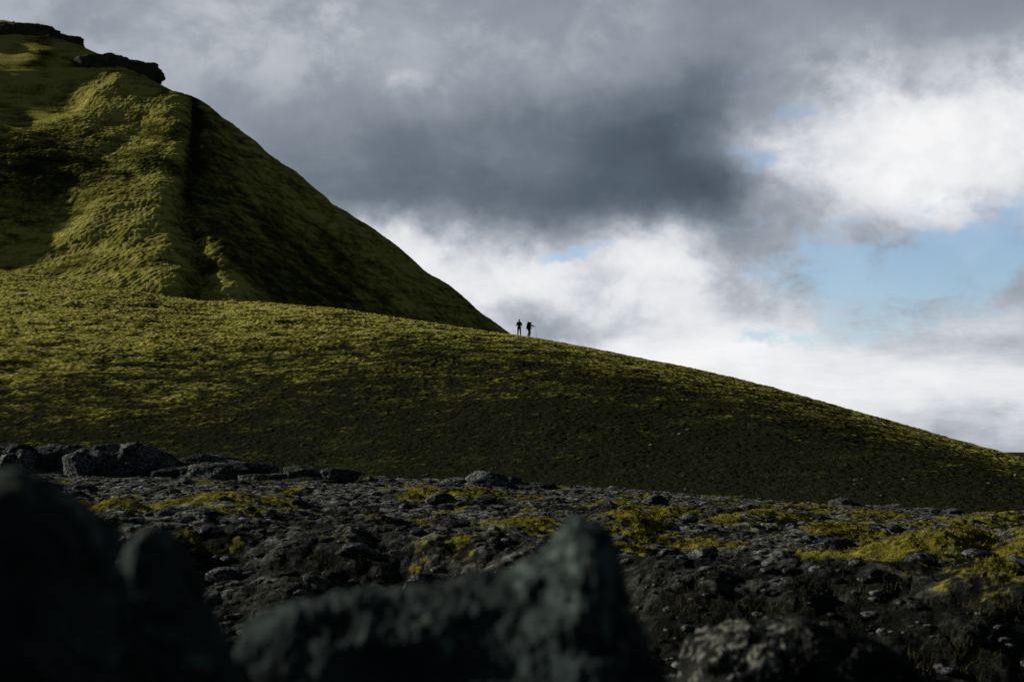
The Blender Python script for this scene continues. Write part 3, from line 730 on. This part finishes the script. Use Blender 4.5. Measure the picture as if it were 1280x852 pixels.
L = blobs([(825, 172, 185, 108, -.28), (480, 200, 260, 90, -.17), (600, 255, 330, 38, -.10), (890, 240, 90, 50, -.14), (420, 40, 260, 70, .08), (640, 205, 70, 30, .07), (500, 80, 60, 30, .10),
           (590, 350, 150, 45, .46), (820, 335, 75, 45, .34), (930, 330, 60, 60, -.04), (725, 408, 85, 26, -.28), (470, 305, 60, 24, .2),
           (1110, 185, 125, 72, .50), (1260, 190, 120, 76, .38), (1180, 20, 240, 50, -.12), (1060, 480, 460, 90, .38), (930, 415, 200, 40, .14), (830, 430, 140, 45, .22), (1250, 565, 240, 26, -.06)], .60)
bright = t.rng(L, .5, .8); lowband = t.rng(py, 360, 450)
puff = t.rng(nC, .40, .60)                                            # billows with edges
L = t.m('ADD', L, t.m('MULTIPLY', t.m('SUBTRACT', puff, .55), t.m('MULTIPLY', t.m('SUBTRACT', 1., t.m('MULTIPLY', lowband, .75)), t.m('ADD', .045, t.m('MULTIPLY', bright, .15)))))
L = t.m('ADD', L, t.m('MULTIPLY', t.m('SUBTRACT', nE, .5), t.m('ADD', .05, t.m('MULTIPLY', bright, .22))))
L = t.m('ADD', L, t.m('MULTIPLY', t.m('SUBTRACT', nD, .5), t.m('MULTIPLY', lowband, .62)))
over = t.m('MAXIMUM', t.rng(dz, .28, .45), t.rng(dy, .88, .70))      # unseen sky overhead and behind, darkened to lower the ambient light
L = t.m('MULTIPLY', L, t.m('SUBTRACT', .84, t.m('MULTIPLY', over, .63)))
ccol = t.ramp(L, [(.0, srgb(34, 41, 46)), (.10, srgb(52, 60, 66)), (.25, srgb(84, 95, 108)), (.353, srgb(110, 120, 132)), (.47, srgb(146, 155, 165)), (.605, srgb(190, 194, 202)), (.76, srgb(226, 228, 232)), (.96, srgb(246, 246, 247))])
bg2 = t.n('ShaderNodeBackground'); t.put(bg2.inputs[0], ccol); bg2.inputs[1].default_value = 1.0
A = blobs([(1170, 322, 190, 46, .95), (1010, 140, 100, 40, .36), (730, 322, 55, 16, .8), (985, 215, 50, 30, .30), (1000, 412, 190, 14, .55), (1080, 380, 160, 20, .45), (1200, 395, 120, 10, .3), (1180, 240, 160, 60, .2)], 0.)
A = t.m('ADD', A, t.m('ADD', t.m('MULTIPLY', t.m('SUBTRACT', nE, .5), 1.5), t.m('ADD', t.m('MULTIPLY', t.m('SUBTRACT', nC, .5), .5), t.m('MULTIPLY', t.m('SUBTRACT', nD, .5), .8))))
A = t.rng(A, .28, .78, 0., .78)
mx_ = t.n('ShaderNodeMixShader'); t.put(mx_.inputs[0], A); t.put(mx_.inputs[1], bg2.outputs[0]); t.put(mx_.inputs[2], bg1.outputs[0])
out = t.n('ShaderNodeOutputWorld'); t.put(out.inputs[0], mx_.outputs[0])

# ------------------------------------------------------------------ camera
cam = bpy.data.cameras.new('camera'); cam.lens = 50; cam.sensor_width = 36; cam.clip_start = .05; cam.clip_end = 20000
cam.dof.use_dof = True; cam.dof.focus_distance = 90; cam.dof.aperture_fstop = 2.2
co = bpy.data.objects.new('camera', cam); C.objects.link(co); co.location = (0, 0, CAMZ); co.rotation_euler = (math.pi / 2 + PITCH, 0, 0)
scene.camera = co
scene.view_settings.view_transform = 'Standard'; scene.view_settings.look = 'None'; scene.view_settings.exposure = 0
scene.cycles.max_bounces = 5
